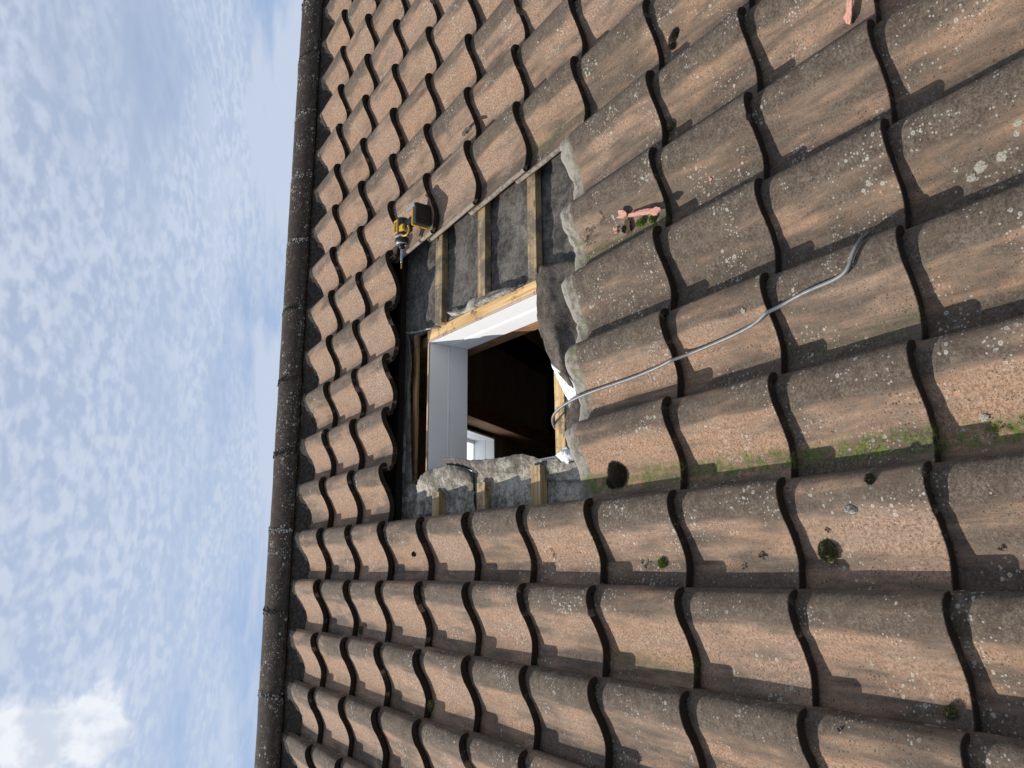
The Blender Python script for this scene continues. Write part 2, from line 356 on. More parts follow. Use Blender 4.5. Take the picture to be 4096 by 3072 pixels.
# ---------------------------------------------------------------- roof
W_, L_ = .25, .3312
PTS = [(-.004, -.024), (-.003, -.014), (.001, -.004), (.010, .005), (.029, .0113), (.046, .010), (.062, .0055), (.079, -.001), (.093, -.009), (.106, -.018), (.130, -.031), (.153, -.0415), (.170, -.0475), (.190, -.0505), (.215, -.0485), (.244, -.044), (.256, -.043), (.2615, -.037), (.267, -.034), (.274, -.035), (.279, -.042)]
def prof(tq):
    for (a, b), (c, d) in zip(PTS, PTS[1:]):
        if tq <= c: return b + (d - b) * max(0, (tq - a)) / (c - a)
    return PTS[-1][1]
TL = .452; TILT = .031 / L_
def surf_n(u, s):
    c = math.floor(-u / W_); tq = -u - c * W_; r = math.floor(s / L_)
    if .66 < s < 1.11 and -1 <= c <= 3: r = 2
    return prof(tq) - TILT * (s - r * L_)
def tile_mesh(seed, chip=True):
    rnd = random.Random(seed); off = Vector((seed * 3.7, seed * 1.3, 0))
    top = spline([(a, 0, b) for a, b in PTS], 2)
    n = len(top); TH = .0245
    ys = [0.0, .0016, .005, .02, .08, .16, .24, .3312, .40, .445, TL]
    vs, fs = [], []
    def vtx(i, y, under):
        p = top[i].copy(); tq = p.x
        n0 = top[max(i - 1, 0)]; n1 = top[min(i + 1, n - 1)]
        tg = (n1 - n0).normalized(); nm = Vector((-tg.z, 0, tg.x))
        th = TH * (.62 if (tq < .008 or tq > .25) else 1.0)
        z = p.z; x = tq
        if under:
            x += -nm.x * th * .6; z -= th * (.95 if tq > .01 else .55)
            if tq < .01: x += .008
        e = 0
        if y == 0.0: e = -.0016 if not under else .001
        z += e
        yy = y
        if y < .01:      # ragged worn front edge
            yy += noise.noise(Vector((tq * 38, 0, 0)) + off) * .0022 + noise.noise(Vector((tq * 150, 3, 0)) + off) * .0011 + max(0, noise.noise(Vector((tq * 30, 7, 0)) + off * 2) - .38) * .022
        if y > .40:      # mitred corner and rough head
            yy += noise.noise(Vector((tq * 26, 9, 0)) + off) * .006 + noise.noise(Vector((tq * 90, 5, 0)) + off) * .0015 - max(0, noise.noise(Vector((tq * 45, 1, 0)) + off) - .25) * .03
            if tq < .03: yy -= (.03 - tq) * .9 * (y - .38) / .07
            if tq > .245: yy -= (tq - .245) * 1.2
        z += noise.noise(Vector((tq * 9, y * 7, 0)) + off) * .0016 - TILT * yy
        return Vector((-x, yy, z))
    for under in (0, 1):
        for y in ys:
            for i in range(n): vs.append(vtx(i, y, under))
    m_ = len(ys)
    def id_(u, j, i): return (u * m_ + j) * n + i
    for j in range(m_ - 1):
        for i in range(n - 1):
            fs.append((id_(0, j, i), id_(0, j + 1, i), id_(0, j + 1, i + 1), id_(0, j, i + 1)))
            fs.append((id_(1, j, i), id_(1, j, i + 1), id_(1, j + 1, i + 1), id_(1, j + 1, i)))
        fs.append((id_(0, j, 0), id_(1, j, 0), id_(1, j + 1, 0), id_(0, j + 1, 0)))
        fs.append((id_(0, j, n - 1), id_(0, j + 1, n - 1), id_(1, j + 1, n - 1), id_(1, j, n - 1)))
    k0 = len(fs)
    for i in range(n - 1):
        fs.append((id_(0, 0, i), id_(0, 0, i + 1), id_(1, 0, i + 1), id_(1, 0, i)))
        fs.append((id_(0, m_ - 1, i), id_(1, m_ - 1, i), id_(1, m_ - 1, i + 1), id_(0, m_ - 1, i + 1)))
    me = mesh('roof_tile', vs, fs, M_TILE, True)
    sm = [True] * k0 + [False] * (len(fs) - k0)
    me.polygons.foreach_set('use_smooth', sm)
    return me
roof = empty('roof', ROOF)
tag(roof, 'weathered clay pantile roof slope with a square window hole cut in it', 'roof')
TM = [tile_mesh(s) for s in range(14)]
mossy = {(0, 3): .9, (1, 3): .9, (-1, 3): 1.0, (2, 3): .95, (0, 2): .25, (2, 0): .4, (2, 5): .3, (3, -2): .35}
greyer = {(2, 0), (2, 1), (1, 0), (2, -1), (1, -1), (0, 1), (0, 0), (3, -2), (-1, 1), (-1, 0), (1, 1), (-1, 2)}
for r in range(-3, 10):
    for c in range(-12 if r > 1 else -9, 10):
        if r < 0 and (c < -7 or c > 8): continue
        if -1 <= c <= 3 and 3 <= r <= 6: continue
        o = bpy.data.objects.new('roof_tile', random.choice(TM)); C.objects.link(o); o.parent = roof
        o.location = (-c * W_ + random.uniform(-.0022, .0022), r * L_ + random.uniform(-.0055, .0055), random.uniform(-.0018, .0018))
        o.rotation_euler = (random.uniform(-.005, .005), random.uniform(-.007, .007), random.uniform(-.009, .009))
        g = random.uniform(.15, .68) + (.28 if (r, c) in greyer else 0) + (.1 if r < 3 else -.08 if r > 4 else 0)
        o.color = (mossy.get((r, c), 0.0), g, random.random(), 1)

# ridge caps and mortar
RC = Vector((0, 3.48, -.11)); RR = .172
upv = Vector((0, .5, .866)); dnv = Vector((0, -.866, .5))
def ridge_mesh(seed):
    vs, fs = [], []; na = 26
    xs = [0, .0015, .012, .05, .15, .3, .40, .43]
    for lay in (0, 1):
        for x in xs:
            for a in range(na + 1):
                an = R(-84 + 168 * a / na); r = RR - .016 * lay
                r += .0035 if x > .38 and False else 0
                r += noise.noise(Vector((x * 9, an * 2, seed * 5.1))) * .0022 - x * .012
                if lay == 0 and x == 0: r -= .002
                xx = x + (noise.noise(Vector((an * 4, seed, 2))) * .003 if x < .02 else 0)
                p = upv * math.cos(an) * r + dnv * math.sin(an) * r
                vs.append(Vector((-xx, 0, 0)) + p)
    n = na + 1; m_ = len(xs); id_ = lambda l, j, i: (l * m_ + j) * n + i
    for j in range(m_ - 1):
        for i in range(na):
            fs.append((id_(0, j, i), id_(0, j, i + 1), id_(0, j + 1, i + 1), id_(0, j + 1, i)))
            fs.append((id_(1, j, i), id_(1, j + 1, i), id_(1, j + 1, i + 1), id_(1, j, i + 1)))
        for i in (0, na): fs.append((id_(0, j, i), id_(1, j, i), id_(1, j + 1, i), id_(0, j + 1, i)))
    for j in (0, m_ - 1):
        for i in range(na): fs.append((id_(0, j, i), id_(1, j, i), id_(1, j, i + 1), id_(0, j, i + 1)))
    return mesh('ridge_tile', vs, fs, M_RIDGE, True)
RM = [ridge_mesh(s) for s in range(3)]
for i in range(14):
    u = 3.19 - i * .4185
    o = bpy.data.objects.new('ridge_tile', RM[i % 3]); C.objects.link(o); o.parent = roof
    o.location = (u, RC.y + random.uniform(-.003, .003), RC.z + random.uniform(-.003, .003))
    o.rotation_euler = (0, R(.35), random.uniform(-.004, .004))
    o.color = (0, .5, .5, 1)
    # crust of old mortar with moss round the joint
    bm = bmesh.new()
    for k in range(150):
        an = R(random.uniform(-20, 82)); r = RR + random.uniform(-.004, .004) - .002
        p = RC + upv * math.cos(an) * r + dnv * math.sin(an) * r
        p.x = u + random.gauss(-.002, .010)
        q = bmesh.ops.create_icosphere(bm, subdivisions=1, radius=random.uniform(.0018, .0055), matrix=Matrix.Translation(p))
    j = link('joint_crust', bm_mesh('joint_crust', bm, random.choice([M_MORT, M_MORT, M_GREYM])), roof); j['kind'] = 'stuff'
def mortar():
    vs, fs = [], []; nu, nv = 900, 12; u0, u1 = 3.1, -2.6
    for i in range(nu + 1):
        u = u0 + (u1 - u0) * i / nu
        c = math.floor(-u / W_); tq = -u - c * W_
        pz = prof(tq) - TILT * (3.27 - 9 * L_)
        sb = 3.262 - (.018 if tq > .12 else 0) + noise.noise(Vector((u * 30, 0, 0))) * .0015
        lo = Vector((u, sb, pz - .001)); hi = Vector((u, 3.362, -.015))
        for j in range(nv + 1):
            f = j / nv; p = lo.lerp(hi, f); p.y -= math.sin(f * math.pi) * -.012
            q = Vector((u * 22, f * 5, 3)); b = noise.fractal(q, .7, 2, 4) * .007 + noise.noise(q * 5) * .0025
            w_ = min(1, j / 3); p.z += b * w_; p.y -= b * .6 * w_
            vs.append(p)
    for i in range(nu):
        for j in range(nv):
            a = i * (nv + 1) + j; fs.append((a, a + nv + 1, a + nv + 2, a + 1))
    return mesh('ridge_mortar', vs, fs, M_MORT, True)
link('ridge_mortar', mortar(), roof)
bm = bmesh.new()
for k in range(1300):           # crumbs along the cap edge
    u = random.uniform(-2.5, 3.0)
    if noise.noise(Vector((u * 3, 5, 5))) < -.12: continue
    bmesh.ops.create_icosphere(bm, subdivisions=1, radius=random.uniform(.002, .0055), matrix=T(u, 3.350 + random.gauss(0, .004), .000 + random.gauss(0, .005)))
o = link('mortar_crumbs', bm_mesh('mortar_crumbs', bm, M_MORT), roof); o['kind'] = 'stuff'

# underlay felt with the hole
def underlay():
    vs, fs, fm = [], [], []; idx = {}
    us = []; u = 6.0
    def axis(lo, hi, flo, fhi, coarse, fine):
        out = []; x = lo
        while x < hi:
            out.append(x); x += fine if flo <= x < fhi else coarse
        out.append(hi); return out
    us = axis(-6, 6, -1.15, .45, .2, .0115); ss = axis(-4, 3.45, .95, 2.5, .2, .0115)
    def pt(u, s):
        n = -.1305
        if -1.3 < u < .6 and .8 < s < 2.6:
            f = (s - 1.036) / L_; f -= math.floor(f)
            n -= .010 * math.sin(f * math.pi) ** 2
            q = Vector((u * 9, s * 3.2, .5))
            n += noise.fractal(q, .8, 2, 4) * .0075 + abs(noise.noise(Vector((u * 5, s * 16, 2)))) * -.006
        return Vector((u, s, n))
    for i, u in enumerate(us):
        for j, s in enumerate(ss): vs.append(pt(u, s))
    H = len(ss)
    for i in range(len(us) - 1):
        for j in range(H - 1):
            uc = (us[i] + us[i + 1]) / 2 + noise.noise(Vector((us[i] * 9, ss[j] * 9, 8))) * .004; s_ = (ss[j] + ss[j + 1]) / 2
            if -.835 < uc < -.1585 and 1.24 < s_ < 2.31: continue
            fs.append((i * H + j, (i + 1) * H + j, (i + 1) * H + j + 1, i * H + j + 1))
            fm.append(1 if uc < -.6 and s_ > 1.15 else 0)
    me = mesh('underlay_felt', vs, fs, [M_FELT, M_PALE], True, fm)
    o = link('underlay_felt', me, roof)
    md = o.modifiers.new('t', 'SOLIDIFY'); md.thickness = .002; md.offset = -1
underlay()
# battens
for k in range(3, 8):
    s0 = k * L_ + .010
    zt, zb = -.1005, -.129
    if k == 7:
        box('batten', (-6, s0 + .034, zb), (6, s0 + .080, zt), M_DARK, roof, .0015)  # same batten, coloured near black for the shade under the tile ends
    elif k == 3:
        box('batten', (-6, s0, zb), (6, s0 + .05, zt), M_BATTEN, roof, .0015)
    else:
        ue = {4: -.158, 5: -.143, 6: -.168}[k]; ub = {4: -.855, 5: -.883, 6: -.893}[k]
        box('batten', (ue, s0, zb), (5.9, s0 + .053, zt), M_BATTEN, roof, .0018, .0012)
        box('batten', (-5.9, s0, zb + .0), (ub, s0 + .053, zt), M_SAWN, roof, .0018, .0012)
# timbers round the hole
box('trimmer', (-.203, 1.00, -.176), (-.161, 2.172, -.136), M_TRIM, roof, .002, .001)
box('rafter', (-.203, .5, -.437), (-.158, 3.15, -.179), M_RAFT, roof, .003)
box('rafter', (-.885, .5, -.437), (-.838, 3.15, -.179), M_RAFT, roof, .003)
box('rafter', (.62, .5, -.437), (.665, 3.15, -.179), M_RAFT, roof, .003)
box('header', (-.835, 2.262, -.150), (-.15, 2.297, -.136), M_HEAD, roof, .002, .001)
box('sill', (-.845, 1.236, -.19), (-.40, 1.288, -.133), M_SILL, roof, .002, .001)
box('sill', (-.40, 1.236, -.19), (-.206, 1.288, -.133), M_SILL, roof, .002, .001)
# white window lining, boards with a double groove
lin = empty('window_lining', ROOF, roof)
def lboard(a, b, name='lining_board'): return box(name, a, b, M_PAINT, lin, .0012)
G0, G1, NT_, NB = -.236, -.252, -.143, -.345
for z0, z1 in ((G0 - .0, NT_), (NB, G1)):
    lboard((-.2145, 1.29, z0 + .0012), (-.2045, 2.160, z1 - .0012))            # side facing the photo's lower edge
    lboard((-.825, 2.160, z0 + .0012), (-.2145, 2.170, z1 - .0012))             # top board
    lboard((-.835, 1.29, z0 + .0012), (-.825, 2.170, z1 - .0012))
lboard((-.2160, 1.29, G1 + .003), (-.2050, 2.1588, G0 - .003), 'lining_bead'); lboard((-.825, 2.1588, G1 + .003), (-.216, 2.168, G0 - .003), 'lining_bead')
for z in (G0, G1):
    box('groove_strip', (-.2115, 1.29, z - .0035), (-.2055, 2.160, z + .0035), M_PAINT, lin, 0)
    box('groove_strip', (-.825, 2.163, z - .0035), (-.2115, 2.168, z + .0035), M_PAINT, lin, 0)
box('board_edge', (-.2150, 1.29, NT_), (-.2042, 2.171, -.1365), M_MDF, lin, .0008)
box('board_edge', (-.835, 2.1605, NT_), (-.2152, 2.171, -.1375), M_MDF, lin, .0008)

# attic behind: boards, rafters and a roof window in the far slope
th2 = 2 * PITCH
BK = Matrix(((1, 0, 0, 0), (0, math.cos(th2), math.sin(th2), 3.62), (0, -math.sin(th2), math.cos(th2), -.30), (0, 0, 0, 1)))
attic = empty('attic_lining', ROOF @ BK, roof)
def abox(name, a, b, m_, par=None, bev=.002): return box(name, a, b, m_, par or attic, bev)
SK = (-.82, -.10, 1.60, 2.358)   # u0,u1,d0,d1 of far window
d = .25
while d < 3.62:
    for (a, b) in ((.0, .775), (.90, 1.75), (-.95, -.055)):
        lo, hi = max(a, -9), b
        e = d + .116
        if a < -.5 and e > SK[2] - .02 and d < SK[3] + .02:
            if d < SK[3] < e: abox('attic_board', (lo, SK[3] + .018, .0), (hi, e, .014), M_ATTIC, bev=.0015)
        else: abox('attic_board', (lo, d, .0), (hi, e, .014), M_ATTIC, bev=.0015)
    d += .12
for u in (-.055, .78, 1.62, -1.09): 
    abox('attic_rafter', (u, -.05, -.20), (u + .12, 4.2, -.001), M_ARAFT if u < 0 and u > -1 else M_DARK)  # lit rafter gets the light wood, shaded ones the darkened copy
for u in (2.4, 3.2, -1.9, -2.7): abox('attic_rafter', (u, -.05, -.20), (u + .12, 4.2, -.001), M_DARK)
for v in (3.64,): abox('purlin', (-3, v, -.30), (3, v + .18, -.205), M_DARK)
# far slope shell with its hole
vs = []; U = (-6, SK[0] - .02, SK[1] + .02, 6); D = (-.02, SK[2] - .02, SK[3] + .02, 8)
bm = bmesh.new()
for i in range(3):
    for j in range(3):
        if i == 1 and j == 1: continue
        bm_box(bm, (U[i], D[j], .03), (U[i + 1], D[j + 1], .20))
abx = link('far_slope', bm_mesh('far_slope', bm, M_RIDGE), attic)
skl = empty('roof_window', ROOF @ BK, attic)
u0, u1, d0, d1 = SK
for (a, b) in (((u0, d0, 0), (u1, d0 + .012, .20)), ((u0, d1 - .002, 0), (u1 + .012, d1 + .012, .20)), ((u1, d0, 0), (u1 + .012, d1 - .002, .20)), ((u0 - .012, d0, 0), (u0, d1, .20))):
    pass
def sbox(n, a, b, m_): return box(n, a, b, m_, skl, .0015)
for z0, z1, e in ((-.012, .066, 0), (.072, .20, 0), (.066, .072, .004)):
    sbox('lining_board', (u1 + e, d0, z0), (u1 + .014 + e, d1 + .014, z1), M_PAINT)
    sbox('lining_board', (u0, d1 + e, z0), (u1, d1 + .014 + e, z1), M_PAINT)
    sbox('lining_board', (u0 - .014, d0, z0), (u0, d1 + .014, z1), M_PAINT)
    sbox('lining_board', (u0, d0 - .014, z0), (u1, d0, z1), M_PAINT)
for a, b in (((u0, d0, .18), (u0 + .03, d1, .22)), ((u1 - .03, d0, .18), (u1, d1, .22)), ((u0 + .03, d0, .18), (u1 - .03, d0 + .03, .22)), ((u0 + .03, d1 - .006, .18), (u1 - .03, d1, .22))):
    sbox('sash', tuple(a), tuple(b), M_PAINT)
box('window_pane', (u0 + .03, d0 + .03, .195), (u1 - .03, d1 - .006, .201), M_GLASS, skl, 0)

# house below so the attic is dark and the roof stands on something
house = empty('house_walls', Matrix.Identity(4))
tag(house, 'brick house walls carrying the tiled roof', 'house')
def wbox(n, a, b): return box(n, a, b, M_WALL, house, 0)
ye, yr = -3.3, 3.2
def gable(x0, x1):
    zr = 5 + 3.3 * math.sin(PITCH) + .05; yr_ = 3.3 * math.cos(PITCH) + .1
    zl = zr - (yr_ + 3.2) * math.tan(PITCH) - .1; yb = yr_ + 6.0; zb = zr - 6.0 * math.tan(PITCH) - .1
    P = [(-3.2, 0), (yb, 0), (yb, zb), (yr_, zr - .2), (-3.2, zl)]
    vs = [(x, y, z) for x in (x0, x1) for y, z in P]; n = 5
    fs = [tuple(range(n))[::-1], tuple(range(n, 2 * n))] + [(i, (i + 1) % n, n + (i + 1) % n, n + i) for i in range(n)]
    return link('gable_wall', mesh('gable_wall', vs, fs, M_WALL), house)
gable(-5.9, -5.6); gable(5.6, 5.9)
wbox('eaves_wall', (-5.6, -3.2, 0), (5.6, -2.95, 2.75)); wbox('eaves_wall', (-5.6, 8.0, 0), (5.6, 8.3, 3.0))
wbox('attic_floor', (-5.6, -2.95, 2.72), (5.6, 8.0, 2.86))
g = link('ground', mesh('ground', [(-1500, -1500, 0), (1500, -1500, 0), (1500, 1500, 0), (-1500, 1500, 0)], [(0, 1, 2, 3)], M_GROUND)); g['kind'] = 'structure'

# ---------------------------------------------------------------- loose membrane round the hole
# dark woven flap draped over the sill
sheet('membrane_flap', [
 [(-0.1057,1.3655,-0.1120), (-0.1428,1.2892,-0.1000), (-0.1452,1.2362,-0.1120), (-0.1630,1.1439,-0.1240)],
 [(-0.2082,1.3442,-0.1020), (-0.2384,1.2665,-0.0880), (-0.2581,1.2064,-0.1050), (-0.2732,1.1058,-0.1220)],
 [(-0.3371,1.3277,-0.0950), (-0.3677,1.2375,-0.0780), (-0.3756,1.1800,-0.1000), (-0.3978,1.0813,-0.1220)],
 [(-0.4409,1.2900,-0.0920), (-0.4657,1.1985,-0.0740), (-0.4743,1.1644,-0.1000), (-0.4977,1.0635,-0.1220)],
 [(-0.5331,1.2347,-0.0900), (-0.5580,1.1774,-0.0800), (-0.5714,1.1422,-0.1040), (-0.5956,1.0571,-0.1220)],
 [(-0.6176,1.1559,-0.0920), (-0.6282,1.1331,-0.0920), (-0.6459,1.1086,-0.1100), (-0.6723,1.0565,-0.1220)],
], [M_NET], roof, 8, .0016, .0045, 22, .0012)
sheet('membrane_flap', [
 [(-0.5155,1.2526,-0.0920), (-0.5531,1.2032,-0.0860), (-0.5869,1.1520,-0.0860)],
 [(-0.5638,1.2344,-0.0980), (-0.5891,1.1834,-0.0920), (-0.6096,1.1334,-0.0880)],
 [(-0.6258,1.2024,-0.1040), (-0.6297,1.1619,-0.0960), (-0.6327,1.1259,-0.0900)],
 [(-0.6627,1.1805,-0.1080), (-0.6636,1.1542,-0.1000), (-0.6567,1.1307,-0.0940)],
], [M_WHITE], roof, 7, .0012, .002, 30, .0008)
sheet('membrane_flap', [
 [(-0.6599,1.1574,-0.1000), (-0.6606,1.1316,-0.0940), (-0.6698,1.1002,-0.1200)],
 [(-0.6863,1.1849,-0.1080), (-0.6933,1.1361,-0.0980), (-0.7011,1.1016,-0.1200)],
 [(-0.7138,1.2115,-0.1120), (-0.7180,1.1495,-0.1000), (-0.7278,1.1028,-0.1200)],
 [(-0.7460,1.2011,-0.1140), (-0.7477,1.1565,-0.1080), (-0.7538,1.1062,-0.1220)],
], [M_NET], roof, 7, .0014, .003, 30, .0015)
# torn white-grey scrap at the lower corner of the hole
sheet('membrane_flap', [
 [(-0.8332,1.2795,-0.1180), (-0.8205,1.2255,-0.1000), (-0.8103,1.1919,-0.1000)],
 [(-0.8455,1.2549,-0.1150), (-0.8402,1.1990,-0.0900), (-0.8373,1.1620,-0.0980)],
 [(-0.8698,1.2173,-0.1180), (-0.8607,1.1868,-0.1040), (-0.8550,1.1722,-0.1120)],
], [M_WHITE], roof, 7, .0014, .006, 40, .002)
sheet('membrane_flap', [
 [(-0.8381,1.3359,-0.1220), (-0.8382,1.2712,-0.1080), (-0.8564,1.2201,-0.1120), (-0.8630,1.1528,-0.1240)],
 [(-0.8611,1.3390,-0.1240), (-0.8684,1.2770,-0.1120), (-0.8795,1.2140,-0.1120), (-0.8853,1.1504,-0.1240)],
 [(-0.9070,1.3440,-0.1270), (-0.9123,1.2869,-0.1250), (-0.9183,1.2226,-0.1240), (-0.9201,1.1520,-0.1270)],
], [M_PALE], roof, 7, .0014, .004, 30, .0015)
# pale folded-back membrane along the low side of the hole
sheet('membrane_flap', [
 [(-0.8307,2.2297,-0.1280), (-0.7994,2.1538,-0.1200), (-0.7940,2.0495,-0.1080), (-0.7928,1.9213,-0.1000), (-0.8094,1.8391,-0.1040), (-0.8230,1.7965,-0.1160), (-0.8401,1.7855,-0.1260)],
 [(-0.8512,2.2218,-0.1240), (-0.8306,2.1341,-0.1120), (-0.8227,2.0273,-0.0980), (-0.8257,1.9077,-0.0920), (-0.8335,1.8263,-0.0960), (-0.8431,1.7881,-0.1080), (-0.8623,1.7833,-0.1260)],
 [(-0.8801,2.2250,-0.1265), (-0.8716,2.1515,-0.1230), (-0.8679,2.0577,-0.1170), (-0.8711,1.9421,-0.1140), (-0.8784,1.8567,-0.1160), (-0.8869,1.8059,-0.1200), (-0.9018,1.7806,-0.1270)],
 [(-0.9041,2.2275,-0.1285), (-0.9044,2.1581,-0.1275), (-0.9061,2.0724,-0.1265), (-0.9122,1.9613,-0.1265), (-0.9189,1.8725,-0.1265), (-0.9231,1.8162,-0.1270), (-0.9277,1.7827,-0.1285)],
 [(-0.9764,2.2298,-0.1315), (-0.9780,2.1597,-0.1300), (-0.9828,2.0743,-0.1290), (-0.9890,1.9637,-0.1290), (-0.9939,1.8753,-0.1290), (-0.9970,1.8193,-0.1295), (-0.9993,1.7781,-0.1310)],
], [M_PALE], roof, 7, .0014, .004, 24, .002)
sheet('membrane_flap', [
 [(-0.7590,1.9787,-0.1000), (-0.7650,1.9176,-0.0920), (-0.7709,1.8634,-0.0900), (-0.7824,1.8076,-0.0940), (-0.7899,1.7685,-0.1000)],
 [(-0.7731,1.9716,-0.1080), (-0.7775,1.9173,-0.1000), (-0.7854,1.8663,-0.1000), (-0.7995,1.8066,-0.1040), (-0.8091,1.7567,-0.1080)],
 [(-0.7863,1.9655,-0.1180), (-0.7935,1.9179,-0.1140), (-0.8057,1.8660,-0.1160), (-0.8211,1.8035,-0.1180), (-0.8442,1.7461,-0.1220)],
], [M_FELT], roof, 7, .0014, .003, 24, .0012)
sheet('membrane_flap', [
 [(-0.7888,1.7765,-0.1000), (-0.8020,1.6443,-0.0940), (-0.8070,1.5305,-0.0900), (-0.8058,1.4443,-0.0900), (-0.8203,1.3785,-0.0980), (-0.8389,1.3321,-0.1120)],
 [(-0.8201,1.7416,-0.0980), (-0.8247,1.6246,-0.0880), (-0.8278,1.5217,-0.0860), (-0.8230,1.4371,-0.0880), (-0.8343,1.3814,-0.1000), (-0.8438,1.3372,-0.1160)],
 [(-0.8471,1.7244,-0.1100), (-0.8515,1.6402,-0.1040), (-0.8513,1.5405,-0.1020), (-0.8371,1.4586,-0.1040), (-0.8457,1.4018,-0.1120), (-0.8597,1.3452,-0.1220)],
 [(-0.8732,1.7597,-0.1260), (-0.8895,1.6726,-0.1265), (-0.8981,1.5747,-0.1265), (-0.8621,1.4888,-0.1265), (-0.8688,1.4216,-0.1270), (-0.8814,1.3526,-0.1275)],
 [(-0.9940,1.7572,-0.1300), (-0.9966,1.6764,-0.1290), (-0.9982,1.5791,-0.1290), (-0.9985,1.5069,-0.1290), (-1.0000,1.4183,-0.1290), (-0.9999,1.3567,-0.1300)],
], [M_PALE], roof, 7, .0014, .003, 24, .0015)
# thin light edge along the head of the hole
sheet('membrane_flap', [
 [(-0.1257,2.3459,-0.1200), (-0.2650,2.3112,-0.1180), (-0.4109,2.3276,-0.1200), (-0.5573,2.3317,-0.1200), (-0.6964,2.3178,-0.1200), (-0.8295,2.3323,-0.1240)],
 [(-0.1553,2.2941,-0.1080), (-0.2938,2.2560,-0.1020), (-0.4273,2.2855,-0.1080), (-0.5687,2.2675,-0.1040), (-0.7055,2.2512,-0.1060), (-0.8362,2.2617,-0.1160)],
 [(-0.1589,2.3020,-0.1180), (-0.2902,2.2657,-0.1120), (-0.4263,2.2841,-0.1180), (-0.5688,2.2614,-0.1120), (-0.7045,2.2547,-0.1140), (-0.8302,2.2513,-0.1220)],
], [M_FELT], roof, 8, .0012, .003, 26, .001)
# strip along the fresh trimmer, and its rolled-back part
sheet('membrane_flap', [
 [(-0.1296,2.3325,-0.1080), (-0.1509,2.2174,-0.1120), (-0.1589,2.1335,-0.1160), (-0.1734,2.0390,-0.1220)],
 [(-0.1432,2.3120,-0.1120), (-0.1555,2.2242,-0.1160), (-0.1649,2.1341,-0.1200), (-0.1813,2.0307,-0.1240)],
], [M_PALE], roof, 8, .0012, .0015, 30, .001)
sheet('membrane_flap', [
 [(-0.1257,1.9801,-0.1160), (-0.1441,1.8975,-0.1120), (-0.1481,1.8245,-0.1120), (-0.1271,1.7962,-0.1100), (-0.1340,1.6945,-0.1080), (-0.1421,1.6006,-0.1080), (-0.1473,1.5167,-0.1120)],
 [(-0.1399,1.9568,-0.1120), (-0.1593,1.8825,-0.1060), (-0.1703,1.8008,-0.1000), (-0.1675,1.7387,-0.0920), (-0.1695,1.6539,-0.0900), (-0.1715,1.5602,-0.0920), (-0.1671,1.4844,-0.1040)],
 [(-0.1544,1.9367,-0.1200), (-0.1656,1.8802,-0.1180), (-0.1745,1.8089,-0.1120), (-0.1761,1.7380,-0.1080), (-0.1764,1.6611,-0.1080), (-0.1779,1.5629,-0.1100), (-0.1795,1.4765,-0.1140)],
], [M_PALE], roof, 8, .0012, .003, 26, .001)

# ---------------------------------------------------------------- cable
def thing_mw(p): return ROOF @ Matrix.Translation(p)
cpts = [(-0.7229,1.3505,-0.1900), (-0.7170,1.2710,-0.1050), (-0.6985,1.2388,-0.0850), (-0.6839,1.1945,-0.0750), (-0.6744,1.1469,-0.0700), (-0.6671,1.0907,-0.0650), (-0.6615,1.0350,-0.0673), (-0.6588,0.9755,-0.0633), (-0.6589,0.8638,-0.0525), (-0.6551,0.7599,-0.0422), (-0.6492,0.6804,-0.0326), (-0.6363,0.6266,-0.0483), (-0.6321,0.5583,-0.0436), (-0.6282,0.4905,-0.0355), (-0.6242,0.4245,-0.0253), (-0.6156,0.3620,-0.0162), (-0.5952,0.3275,-0.0299), (-0.5858,0.2771,-0.0193), (-0.5798,0.2268,-0.0092), (-0.5775,0.1776,-0.0060), (-0.5753,0.1384,-0.0015), (-0.5671,0.1115,0.0053), (-0.5483,0.0986,0.0126), (-0.5287,0.0878,0.0144), (-0.5126,0.0739,0.0077), (-0.4762,0.0830,-0.0482)]
o0 = Vector(cpts[6])
sp = spline(cpts, 8)
# relax so that the cable bridges hollows
for _ in range(30):
    for i in range(1, len(sp) - 1): sp[i] = sp[i] * .5 + (sp[i - 1] + sp[i + 1]) * .25
    for i in range(60, len(sp)):
        zmin = surf_n(sp[i].x, sp[i].y) + .0065
        if sp[i].z < zmin: sp[i].z = zmin
for i, p in enumerate(sp): p.z += noise.noise(p * 9) * .0006
vs, fs = tube([p - o0 for p in sp], .0047, 12)
cab = link('cable', mesh('cable', vs, fs, M_CABLE, True), None, thing_mw(o0))
tag(cab, 'loose grey electric cable running from the window hole down over the tiles', 'cable')

# ---------------------------------------------------------------- impact driver
D0 = Vector((.30, 2.09, -.01))
drill = empty('impact_driver', thing_mw(D0))
tag(drill, 'yellow and black cordless impact driver with a bit, lying on the tiles above the hole', 'power tool')
def dm(p): return Vector(p) - D0
def dlink(name, me, par=None):
    o = bpy.data.objects.new(name, me); C.objects.link(o); o.parent = par or drill; return o
AX = Vector((-1, 0, 0)); HS, HN = 2.17, .006
def lathe(rings, n=28):
    vs, fs = [], []
    for x, r in rings:
        for q in range(n):
            a = 2 * math.pi * q / n; vs.append(dm((x, HS + math.cos(a) * r, HN + math.sin(a) * r)))
    for i in range(len(rings) - 1):
        for q in range(n): fs.append((i * n + q, i * n + (q + 1) % n, (i + 1) * n + (q + 1) % n, (i + 1) * n + q))
    fs.append(tuple(range(n))); fs.append(tuple((len(rings) - 1) * n + q for q in range(n))[::-1])
    return vs, fs
dlink('motor_housing', mesh('motor_housing', *lathe([(.347, .016), (.346, .024), (.340, .029), (.325, .0315), (.285, .032), (.262, .031), (.258, .029)]), M_BLK, True))
